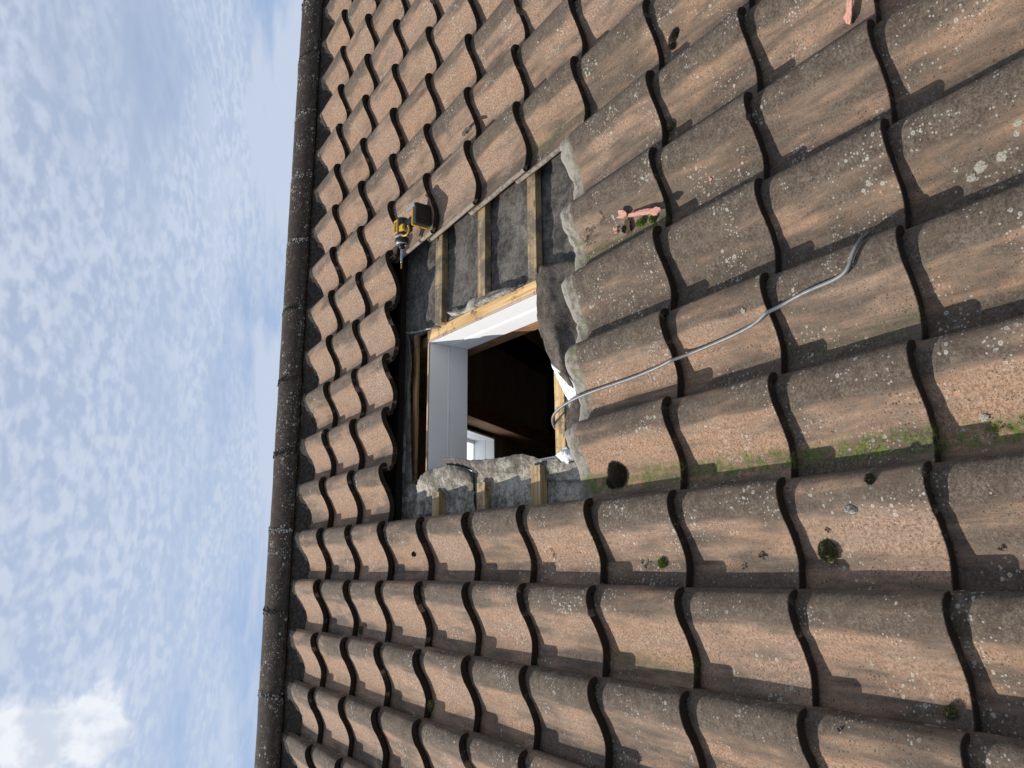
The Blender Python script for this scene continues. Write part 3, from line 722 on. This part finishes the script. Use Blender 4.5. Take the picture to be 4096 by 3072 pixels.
# yellow shell: side plates over the black core
bm = bmesh.new()
bm_box(bm, dm((.268, 2.156, .030)), dm((.334, 2.192, .0405)), .004)
bm_box(bm, dm((.272, 2.118, .018)), dm((.300, 2.155, .034)), .004)
dlink('yellow_side_shell', bm_mesh('yellow_side_shell', bm, M_YEL))
vs, fs = tube([dm(p) for p in spline([(.262, 2.152, .022), (.247, 2.130, .022), (.243, 2.105, .020), (.254, 2.088, .018), (.272, 2.088, .018), (.285, 2.098, .018)], 5)], .0042, 8)
dlink('trigger_guard', mesh('trigger_guard', vs, fs, M_YEL, True))
dlink('gear_collar', mesh('gear_collar', *lathe([(.262, .029), (.261, .0318), (.250, .0312), (.249, .029)]), M_CLIP, True))
dlink('nose_housing', mesh('nose_housing', *lathe([(.250, .030), (.247, .0318), (.232, .031), (.226, .0285), (.225, .020)]), M_BLK, True))
dlink('nose_ring', mesh('nose_ring', *lathe([(.2262, .0250), (.2235, .0262), (.2215, .0235), (.2225, .0150)]), M_CLIP, True))
dlink('chuck_collet', mesh('chuck_collet', *lathe([(.226, .013), (.2135, .0125), (.212, .0145), (.207, .0145), (.205, .0105), (.200, .010)]), M_BLK, True))
bit = dlink('driver_bit', mesh('driver_bit', *lathe([(.206, .0064), (.152, .0064), (.150, .0050), (.138, .0050), (.137, .0060), (.135, .0042)], 6), M_STEEL))
dlink('bit_tip', mesh('bit_tip', *lathe([(.136, .0042), (.116, .0038), (.112, .0046), (.106, .0018)], 8), M_TIN), bit)
# handle, rubber grip with ribs
hp = spline([(.300, 2.160, .004), (.303, 2.115, .002), (.309, 2.070, -.001), (.312, 2.028, -.004)], 6)
vs, fs = tube([dm(p) for p in hp], lambda i: .0215 - .003 * math.sin(i / 18 * math.pi), 16)
h = dlink('handle', mesh('handle', vs, fs, M_BLK, True))
bm = bmesh.new()
for i in range(9):
    p = hp[5 + i]; d_ = (hp[min(6 + i, len(hp) - 1)] - hp[4 + i]).normalized()
    v2, f2 = tube([dm(p - d_ * .0012), dm(p + d_ * .0012)], .0218, 16)
    ids = [bm.verts.new(v) for v in v2]
    for f in f2:
        try: bm.faces.new([ids[k] for k in f])
        except ValueError: pass
dlink('grip_ribs', bm_mesh('grip_ribs', bm, M_RUB, True), h)
bm = bmesh.new(); bm_box(bm, dm((.262, 2.096, -.008)), dm((.284, 2.132, .018)), .006)
dlink('trigger', bm_mesh('trigger', bm, M_RUB))
bm = bmesh.new(); bm_box(bm, dm((.257, 2.024, -.044)), dm((.361, 2.036, .036)), .006)
dlink('battery_foot', bm_mesh('battery_foot', bm, M_YEL))
bm = bmesh.new(); bm_box(bm, dm((.261, 2.000, -.045)), dm((.358, 2.0235, .034)), .007); bm_box(bm, dm((.280, 1.9975, -.030)), dm((.340, 2.004, .020)), .003)
bat = dlink('battery_pack', bm_mesh('battery_pack', bm, M_BLK))
bm = bmesh.new(); bm_box(bm, dm((.336, 2.030, .030)), dm((.352, 2.070, .040)), .003); bm_box(bm, dm((.338, 2.004, .035)), dm((.356, 2.034, .041)), .002)
dlink('belt_clip', bm_mesh('belt_clip', bm, M_CLIP))
def text(body, size, mw_local, m_, name, par):
    cu = bpy.data.curves.new(name, 'FONT'); cu.body = body; cu.size = size if body != 'XR' else .009; cu.extrude = .0003; cu.align_x = 'CENTER'; cu.align_y = 'CENTER'
    cu.materials.append(m_); tmp = bpy.data.objects.new('tmp', cu); C.objects.link(tmp); me = bpy.data.meshes.new_from_object(tmp); bpy.data.objects.remove(tmp)
    o = bpy.data.objects.new(name, me); C.objects.link(o); o.parent = par; o.matrix_local = mw_local; return o
bm = bmesh.new(); bm_box(bm, dm((.274, 2.164, .0400)), dm((.322, 2.182, .0412)), .0005)
pn = dlink('name_plate', bm_mesh('name_plate', bm, M_BLK))
text('DEWALT', .0122, Matrix.Translation(dm((.298, 2.173, .0416))) @ Matrix.Rotation(R(180), 4, 'Z'), M_YEL, 'maker_name', drill)
text('XR', .013, Matrix.Translation(dm((.2565, 2.030, -.004))) @ Matrix(((0, 0, -1, 0), (0, 1, 0, 0), (1, 0, 0, 0), (0, 0, 0, 1))) @ Matrix.Rotation(R(90), 4, 'Z'), M_BLK, 'battery_mark', drill)

# ---------------------------------------------------------------- moss, lichen and small debris on the tiles
def moss(p, rx, ry, rz, n, m_, label, seed, spike=.006, rot=0.0, cat='moss', grp=None, sparse=False):
    rnd = random.Random(seed); vs, fs = [], []
    cs, sn = math.cos(rot), math.sin(rot)
    if not sparse:
        bm = bmesh.new(); bmesh.ops.create_icosphere(bm, subdivisions=3, radius=1)
        base = len(vs)
        for v in bm.verts:
            q = v.co * (1 + noise.noise(v.co * 2.2 + Vector((seed, 0, 0))) * .34 + noise.noise(v.co * 6 + Vector((seed, 3, 0))) * .14)
            x, y = q.x * rx, q.y * ry
            vs.append(Vector((x * cs - y * sn, x * sn + y * cs, q.z * rz)))
        for f in bm.faces: fs.append(tuple(v.index for v in f.verts))
        bm.free()
    for k in range(n):
        a = rnd.uniform(0, 2 * math.pi); rr = math.sqrt(rnd.random()); 
        x, y = math.cos(a) * rr, math.sin(a) * rr
        if sparse and (noise.fractal(Vector((x * rx * 70, y * ry * 70, seed)), .8, 2, 4) < rr * .45 - .12 or rr > .97): continue
        if sparse and rnd.random() < rr * .5: continue
        z = math.sqrt(max(0, 1 - rr * rr)) if not sparse else 0
        q = Vector(((x * rx * cs - y * ry * sn), (x * rx * sn + y * ry * cs), z * rz * .95))
        if sparse:
            q.z = surf_n(p[0] + q.x, p[1] + q.y) - p[2]
        nd = Vector((x * .9, y * .9, z + .35)).normalized() + Vector((rnd.uniform(-.5, .5), rnd.uniform(-.5, .5), rnd.uniform(-.2, .5)))
        nd.normalize(); l = (spike if not sparse else spike * .6) * rnd.uniform(.5, 1.25); w = spike * rnd.uniform(.10, .2)
        s_ = nd.cross(Vector((rnd.uniform(-1, 1), rnd.uniform(-1, 1), .3))).normalized() * w
        s2 = nd.cross(s_).normalized() * w
        b = len(vs); vs += [q - s_ - nd * l * .2, q + s_ - nd * l * .2, q + s2 * 1.2 - nd * l * .1, q + nd * l]
        fs += [(b, b + 1, b + 3), (b + 1, b + 2, b + 3), (b + 2, b, b + 3)]
    nm = 'moss_cushion' if not sparse else 'moss_patch'
    o = link(nm, mesh(nm, vs, fs, m_), None, thing_mw(Vector(p)))
    return tag(o, label, cat, grp)
def MP(p, dz=0): return (p[0], p[1], p[2] + dz)
moss((-1.1645,0.2689,-0.0664), .024, .021, .016, 1500, M_MOSS, 'biggest round green-brown moss cushion, alone on a clay tile', 1, .006)
moss((-1.4661,0.0387,-0.0484), .0125, .012, .011, 600, M_MOSS, 'small spiky moss ball beside the shaded tile joint in the bottom right corner', 2, .0055)
moss((-0.9264,0.9254,-0.0693), .042, .034, .009, 3600, M_MOSSD, 'large ragged black-brown moss clump on the tile head below the hole', 3, .009, .4)
moss((-0.9507,0.9566,-0.0734), .018, .014, .010, 700, M_MOSSD, 'low dark moss lump at the foot of the ragged clump below the hole', 13, .008, .4)
moss((-1.1850,0.8180,-0.0627), .034, .016, .007, 900, M_MOSS, 'flat olive moss cushion low on a tile, below the black-brown clump', 4, .006, 1.6, sparse=True)
moss((-1.1867,0.7536,-0.0560), .013, .012, .008, 500, M_MOSSG, 'thick greener moss tuft against the tile end, below the black-brown clump', 5, .006)
moss((-1.1529,1.2253,-0.0621), .030, .020, .008, 900, M_MOSSD, 'scattered black dry moss crumbs on the tile right of the lowest batten', 6, .008, .3, sparse=True)
moss((0.0813,0.6460,-0.0722), .015, .012, .012, 600, M_MOSS, 'brown moss knob hanging in a tile joint near the top of the photo', 7, .005)
moss((0.3589,0.5992,-0.0592), .012, .026, .008, 800, M_MOSSD, 'dark curved moss strip on the tile nearest the top edge', 8, .006, .7)
moss((0.3392,0.6202,-0.0686), .016, .010, .007, 400, M_MOSSD, 'dark moss stub under the curved strip near the top edge', 18, .006, .2)
moss((-1.1416,2.0859,-0.0428), .010, .009, .008, 300, M_MOSSD, 'small black moss ball on the tiles below the left batten stubs', 9, .005)
moss((-1.4666,2.6004,-0.0709), .018, .012, .012, 400, M_MOSS, 'grey-brown moss knob near the ridge, lower left of the photo', 10, .005)
moss((-1.7061,1.9873,-0.0733), .020, .014, .014, 450, M_MOSS, 'brown moss knob at a tile end in the lower left of the roof', 11, .005)
moss((-1.0232,0.1180,0.0005), .011, .010, .007, 350, M_MOSSD, 'small dark moss ball on the crest of the tile right of the green film', 12, .005)
moss((-1.0803,0.1769,-0.0159), .014, .009, .006, 300, M_GREYM, 'pale crusted lump above the biggest moss cushion', 14, .004, 1.4, 'lichen')
moss((-0.9397,0.7963,-0.0606), .052, .012, .004, 1500, M_MOSSG, 'bright green moss streak on the tile just right of the black-brown clump', 15, .005, 1.55, sparse=True)
moss((-0.9234,0.7348,-0.0520), .045, .010, .004, 900, M_MOSSG, 'thin green moss line above the bare pink patch right of the black-brown clump', 16, .004, 1.55, sparse=True)
moss((-0.9264,0.4940,-0.0615), .060, .018, .004, 1500, M_MOSSG, 'patchy green moss film on the second tile right of the hole corner', 17, .004, 1.6, sparse=True)
moss((-0.9311,0.3930,-0.0531), .055, .018, .004, 2200, M_MOSSG, 'dense green moss film ending at the tile edge right of the black-brown clump', 19, .004, 1.6, sparse=True)
moss((-0.9366,0.2467,-0.0716), .080, .016, .004, 2500, M_MOSSG, 'long green moss film on the large tile right of centre', 20, .004, 1.62, sparse=True)
moss((-0.9335,0.0991,-0.0580), .100, .020, .004, 3000, M_MOSS, 'olive moss film at the lower end of the large tile right of centre', 21, .004, 1.62, sparse=True)
moss((-0.1880,0.7722,-0.0573), .011, .015, .012, 600, M_MOSSG, 'round green moss lump beside the pink clay strip', 22, .005)
moss((-0.1798,0.8424,-0.0630), .012, .011, .010, 500, M_MOSSD, 'brown moss lump left of the green one beside the pink clay strip', 23, .005)
moss((-0.1991,0.7200,-0.0514), .010, .007, .012, 350, M_MOSSG, 'upright yellow-green moss sprig against the pink clay strip', 24, .005)
moss((-0.1411,1.0089,-0.0672), .030, .040, .004, 1300, M_MOSSD, 'dark moss stain of fine crumbs on the tile head right of the pale cut edge', 25, .005, .4, sparse=True)
moss((-0.1128,0.9283,-0.0449), .022, .030, .004, 700, M_MOSSD, 'sparse dark moss grains above the stained tile head', 26, .004, .4, sparse=True)

def chip(pts, m_, label, name, cat, th=.004, seed=0):
    """a thin broken piece with its own outline and thickness"""
    pts = [Vector(p) for p in pts]; c = sum(pts, Vector()) / len(pts)
    out = []
    for i, p in enumerate(pts):
        q = pts[(i + 1) % len(pts)]
        for k in range(5):
            r = p.lerp(q, k / 5); r = r + (noise.noise_vector(r * 300 + Vector((seed, 0, 0))) * .0016)
            out.append(r - c)
    n = len(out); up = Vector((0, 0, th))
    vs = [p + up for p in out] + [p * .75 + up * 1.12 for p in out] + [Vector((0, 0, th * 1.05))] + [p for p in out]
    fs = [(i, (i + 1) % n, n + (i + 1) % n, n + i) for i in range(n)] + [(n + i, n + (i + 1) % n, 2 * n) for i in range(n)]
    fs += [(2 * n + 1 + i, 2 * n + 1 + (i + 1) % n, (i + 1) % n, i) for i in range(n)] + [tuple(2 * n + 1 + i for i in range(n))[::-1]]
    o = link(name, mesh(name, vs, fs, m_), None, thing_mw(c)); return tag(o, label, cat)
chip([(-0.1512,0.8047,-0.0409), (-0.1625,0.7402,-0.0360), (-0.1691,0.7160,-0.0353), (-0.1798,0.6918,-0.0340), (-0.1824,0.6780,-0.0257), (-0.1872,0.6680,-0.0246), (-0.1965,0.6605,-0.0256), (-0.2043,0.6843,-0.0308), (-0.1964,0.7018,-0.0367), (-0.1839,0.7177,-0.0412), (-0.1716,0.7588,-0.0461), (-0.1558,0.8132,-0.0491)], M_PINK, 'longest pink clay strip, propped on moss on a tile right of the hole', 'clay_strip', 'clay piece', .004, 1)
chip([(-0.1278,0.8400,-0.0348), (-0.1353,0.8165,-0.0342), (-0.1432,0.8105,-0.0379), (-0.1503,0.8104,-0.0407), (-0.1517,0.8352,-0.0483), (-0.1478,0.8464,-0.0493), (-0.1369,0.8656,-0.0499), (-0.1389,0.8505,-0.0470)], M_PINK, 'crumbly pink clay lump at the left end of the long strip', 'clay_lump', 'clay piece', .005, 2)
chip([(-0.1613,0.8916,-0.0616), (-0.1622,0.8742,-0.0602), (-0.1684,0.8791,-0.0629), (-0.1699,0.8946,-0.0658)], M_PINK, 'small pink clay chip below the crumbly lump', 'clay_chip', 'clay piece', .003, 3)
chip([(-0.1719,0.8931,-0.0651), (-0.1752,0.8775,-0.0644), (-0.1793,0.8914,-0.0674)], M_PINK, 'smallest pink clay chip, lowest beside the moss lumps', 'clay_chip', 'clay piece', .003, 4)
k_ = lambda *a: a
chip([(0.1131,0.0443,-0.0166), (0.1069,0.0357,-0.0187), (0.0773,0.0490,-0.0346), (0.0521,0.0600,-0.0452), (0.0482,0.0665,-0.0512), (0.0604,0.0777,-0.0533), (0.0728,0.0809,-0.0503), (0.0793,0.0675,-0.0418), (0.0941,0.0566,-0.0305)], M_PINK, 'upright pink clay strip cut off by the top edge of the photo', 'clay_strip', 'clay piece', .004, 5)
chip([(-0.1518,0.5070,-0.0560), (-0.1597,0.4987,-0.0580), (-0.1654,0.5066,-0.0601), (-0.1597,0.5122,-0.0590)], M_PINK, 'tiny orange clay chip alone on a tile above the pink strip', 'clay_chip', 'clay piece', .003, 6)
chip([(-0.1541,0.8328,-0.0526), (-0.1618,0.8129,-0.0527), (-0.1955,0.8167,-0.0578), (-0.2016,0.8336,-0.0608), (-0.1790,0.8453,-0.0601)], M_BRN, 'brown leaf-like crust between the two moss lumps', 'bark_scrap', 'debris', .003, 7)
# dark metal tab stuck in a joint above the tool
chip([(0.5836,1.7547,-0.0448), (0.5731,1.7394,-0.0463), (0.5747,1.6952,-0.0299), (0.5544,1.6562,-0.0278), (0.5647,1.6563,-0.0241), (0.5830,1.6877,-0.0249), (0.5896,1.7415,-0.0400)], M_SHELL, 'small bent dark metal clip sticking out of a joint above the power tool', 'metal_clip', 'clip', .003, 8)
# dry husks
def husk(p, r, seed, label):
    rnd = random.Random(seed); vs, fs = [], []
    for k in range(7):
        a = rnd.uniform(0, 6.28); ln = r * rnd.uniform(.8, 1.4); w = r * .28
        d_ = Vector((math.cos(a), math.sin(a), 0)); s_ = Vector((-d_.y, d_.x, 0)) * w
        pts = [Vector((0, 0, .001)) - s_ * .3, Vector((0, 0, .001)) + s_ * .3, d_ * ln * .6 + s_ + Vector((0, 0, r * .7)), d_ * ln * .6 - s_ + Vector((0, 0, r * .7)), d_ * ln + Vector((0, 0, r * rnd.uniform(.1, .9)))]
        b = len(vs); vs += pts + [q - Vector((0, 0, .0012)) for q in pts]
        fs += [(b, b + 1, b + 2, b + 3), (b + 3, b + 2, b + 4), (b + 5, b + 8, b + 7, b + 6), (b + 8, b + 9, b + 7), (b, b + 3, b + 8, b + 5), (b + 1, b + 6, b + 7, b + 2), (b + 3, b + 4, b + 9, b + 8), (b + 2, b + 7, b + 9, b + 4)]
    o = link('seed_husk', mesh('seed_husk', vs, fs, M_SHELL), None, thing_mw(Vector(p)))
    tag(o, label, 'seed husk', 'dry husks on the tiles')
husk((-1.1748,0.4345,-0.0554), .009, 1, 'dark split seed husk on the tile left of the biggest moss cushion')
husk((-1.1994,0.4963,-0.0626), .006, 2, 'tiny dark husk crumbs below the split seed husk')
husk((-1.1201,0.2540,-0.0481), .006, 3, 'small curled dark husk just above the biggest moss cushion')
husk((-1.1672,-0.0828,-0.0675), .006, 4, 'small dark husk on the tile at the right edge of the photo')
husk((-1.1671,-0.0815,-0.0662), .005, 5, 'curled dark crumb near the right edge, above the bottom tiles')
husk((-1.5224,0.2509,-0.0127), .007, 6, 'dark husk on the crest of the lowest tile at the bottom')
husk((-1.7039,0.8875,-0.0680), .006, 7, 'small dark husk near the bottom edge, left of the lowest tile joints')
# lichen rosettes that stand out in the photograph
def lichen(p, r, seed, label):
    vs, fs = [], []; n = 18; rnd = random.Random(seed)
    for ring, (f, h) in enumerate(((1, .0002), (.8, .0007), (.4, .0006))):
        for q in range(n):
            a = 2 * math.pi * q / n; rr = r * .8 * f * (1 + noise.noise(Vector((math.cos(a) * 2.5, math.sin(a) * 2.5, seed))) * .55)
            x, y = math.cos(a) * rr, math.sin(a) * rr
            vs.append(Vector((x, y, surf_n(p[0] + x, p[1] + y) - p[2] + h)))
    vs.append(Vector((0, 0, surf_n(p[0], p[1]) - p[2] + .001)))
    for k in (0, 1):
        for q in range(n): fs.append((k * n + q, k * n + (q + 1) % n, (k + 1) * n + (q + 1) % n, (k + 1) * n + q))
    for q in range(n): fs.append((2 * n + q, 2 * n + (q + 1) % n, 3 * n))
    o = link('lichen_rosette', mesh('lichen_rosette', vs, fs, M_LICH, True), None, thing_mw(Vector(p)))
    tag(o, label, 'lichen', 'pale lichen rosettes on the tiles')
LIC = [((-1.1351,0.2060,-0.0536), .0075, 'largest white lichen disc in the cluster right of the biggest moss cushion'), ((-1.1190,0.1736,-0.0420), .0065, 'white lichen disc at the top of the cluster right of the biggest moss cushion'), ((-1.1362,0.1494,-0.0484), .006, 'white lichen disc at the right of the cluster beside the biggest moss cushion'), ((-1.1329,0.1342,-0.0450), .005, 'white lichen disc outermost right in the cluster'), ((-1.1521,0.1609,-0.0572), .0045, 'white lichen disc lowest in the cluster'), ((-1.1341,0.1023,-0.0435), .0042, 'lone small lichen disc right of the cluster'), ((-1.1202,0.2083,-0.0454), .0045, 'small lichen disc touching the cluster on its left'), ((-1.3943,0.1908,-0.0563), .007, 'white lichen spot in the middle of the large bottom tile'), ((-1.5500,0.2621,-0.0166), .003, 'tiny lichen dot on the lowest tile'),
 ((-0.0810,-0.0446,-0.0297), .0085, 'white lichen disc on the top right tile, leftmost of its row'), ((-0.0862,-0.0729,-0.0308), .0085, 'grey-green ring lichen second in the row on the top right tile'), ((-0.1184,-0.1921,-0.0381), .009, 'grey-green ring lichen at the right of the top right tile'), ((-0.0936,-0.1151,-0.0316), .006, 'faint ring lichen in the middle of the top right tile'), ((-0.3492,-0.2103,-0.0262), .011, 'large yellow-grey lichen rosette near the right edge'), ((-0.3683,-0.2360,-0.0339), .0115, 'lichen rosette at the right edge beside the large one'), ((-0.3844,-0.2290,-0.0436), .008, 'small lichen rosette below the pair at the right edge'), ((-0.4156,-0.1517,-0.0625), .015, 'biggest grey lichen patch on the right-hand tiles'), ((-0.4304,-0.1304,-0.0689), .012, 'grey lichen patch lower left of the biggest patch'), ((-0.4130,-0.1938,-0.0584), .013, 'loose lichen patch upper right of the biggest patch'), ((-0.3986,-0.1050,-0.0616), .010, 'round lichen patch left of the biggest patch'), ((-0.3175,-0.1345,-0.0168), .009, 'lichen rosette left of the large yellow-grey one'), ((-0.3700,0.0611,-0.0317), .008, 'lichen rosette beside the tile end, left of the right-hand tiles'),
 ((-0.9548,0.1652,-0.0638), .006, 'pale disc on the green moss film'), ((-0.9629,0.2184,-0.0688), .006, 'pale disc in the shade line under the green film, upper'), ((-0.9711,0.2391,-0.0697), .006, 'pale disc in the shade line under the green film, lower'), ((-0.9183,-0.0854,-0.0696), .010, 'white lichen spot left of the bright green stripe'), ((-0.8432,0.1876,-0.0275), .006, 'pale disc on the sunny part of the tile above the green film'), ((-0.5785,0.4001,-0.0074), .008, 'pale ring lichen above the cable')]
for i, (p, r_, lb) in enumerate(LIC): lichen(p, r_, i, lb)
# a scratched chalk mark and a faint stamped figure on the felt
def stroke(name, segs, r, m_, label, cat):
    o0 = Vector(segs[0][0]); vs, fs = [], []
    for sg in segs:
        v, f = tube([Vector(p) - o0 for p in spline(sg, 4)], r, 6); b = len(vs)
        vs += v; fs += [tuple(i + b for i in q) for q in f]
    o = link(name, mesh(name, vs, fs, m_, True), None, thing_mw(o0)); return tag(o, label, cat)
stroke('chalk_mark', [[(-0.3637,0.9082,-0.0452), (-0.3582,0.8908,-0.0408), (-0.3630,0.8748,-0.0414), (-0.3737,0.8797,-0.0483), (-0.3781,0.9040,-0.0524), (-0.3829,0.9202,-0.0567)], [(-0.3829,0.9202,-0.0567), (-0.3851,0.9059,-0.0566)]], .0007, M_LICH, 'thin pale chalk scratch shaped like a 2 on a tile right of the hole', 'chalk mark')
stroke('straw_fibre', [[(-0.5828,0.7667,-0.0128), (-0.5940,0.7401,-0.0164), (-0.5941,0.7072,-0.0135), (-0.5946,0.6780,-0.0119)], [(-0.5596,0.8092,-0.0081), (-0.5693,0.7914,-0.0085), (-0.5744,0.7699,-0.0090)]], .0006, M_CABLE, 'thin pale straw fibres on the tile above the cable', 'fibre')
# bright green stripe near the right edge
moss((-0.9394,-0.1074,-0.0692), .060, .013, .004, 1800, M_MOSSG, 'bright yellow-green algae stripe at the right edge', 30, .004, 1.62, sparse=True)
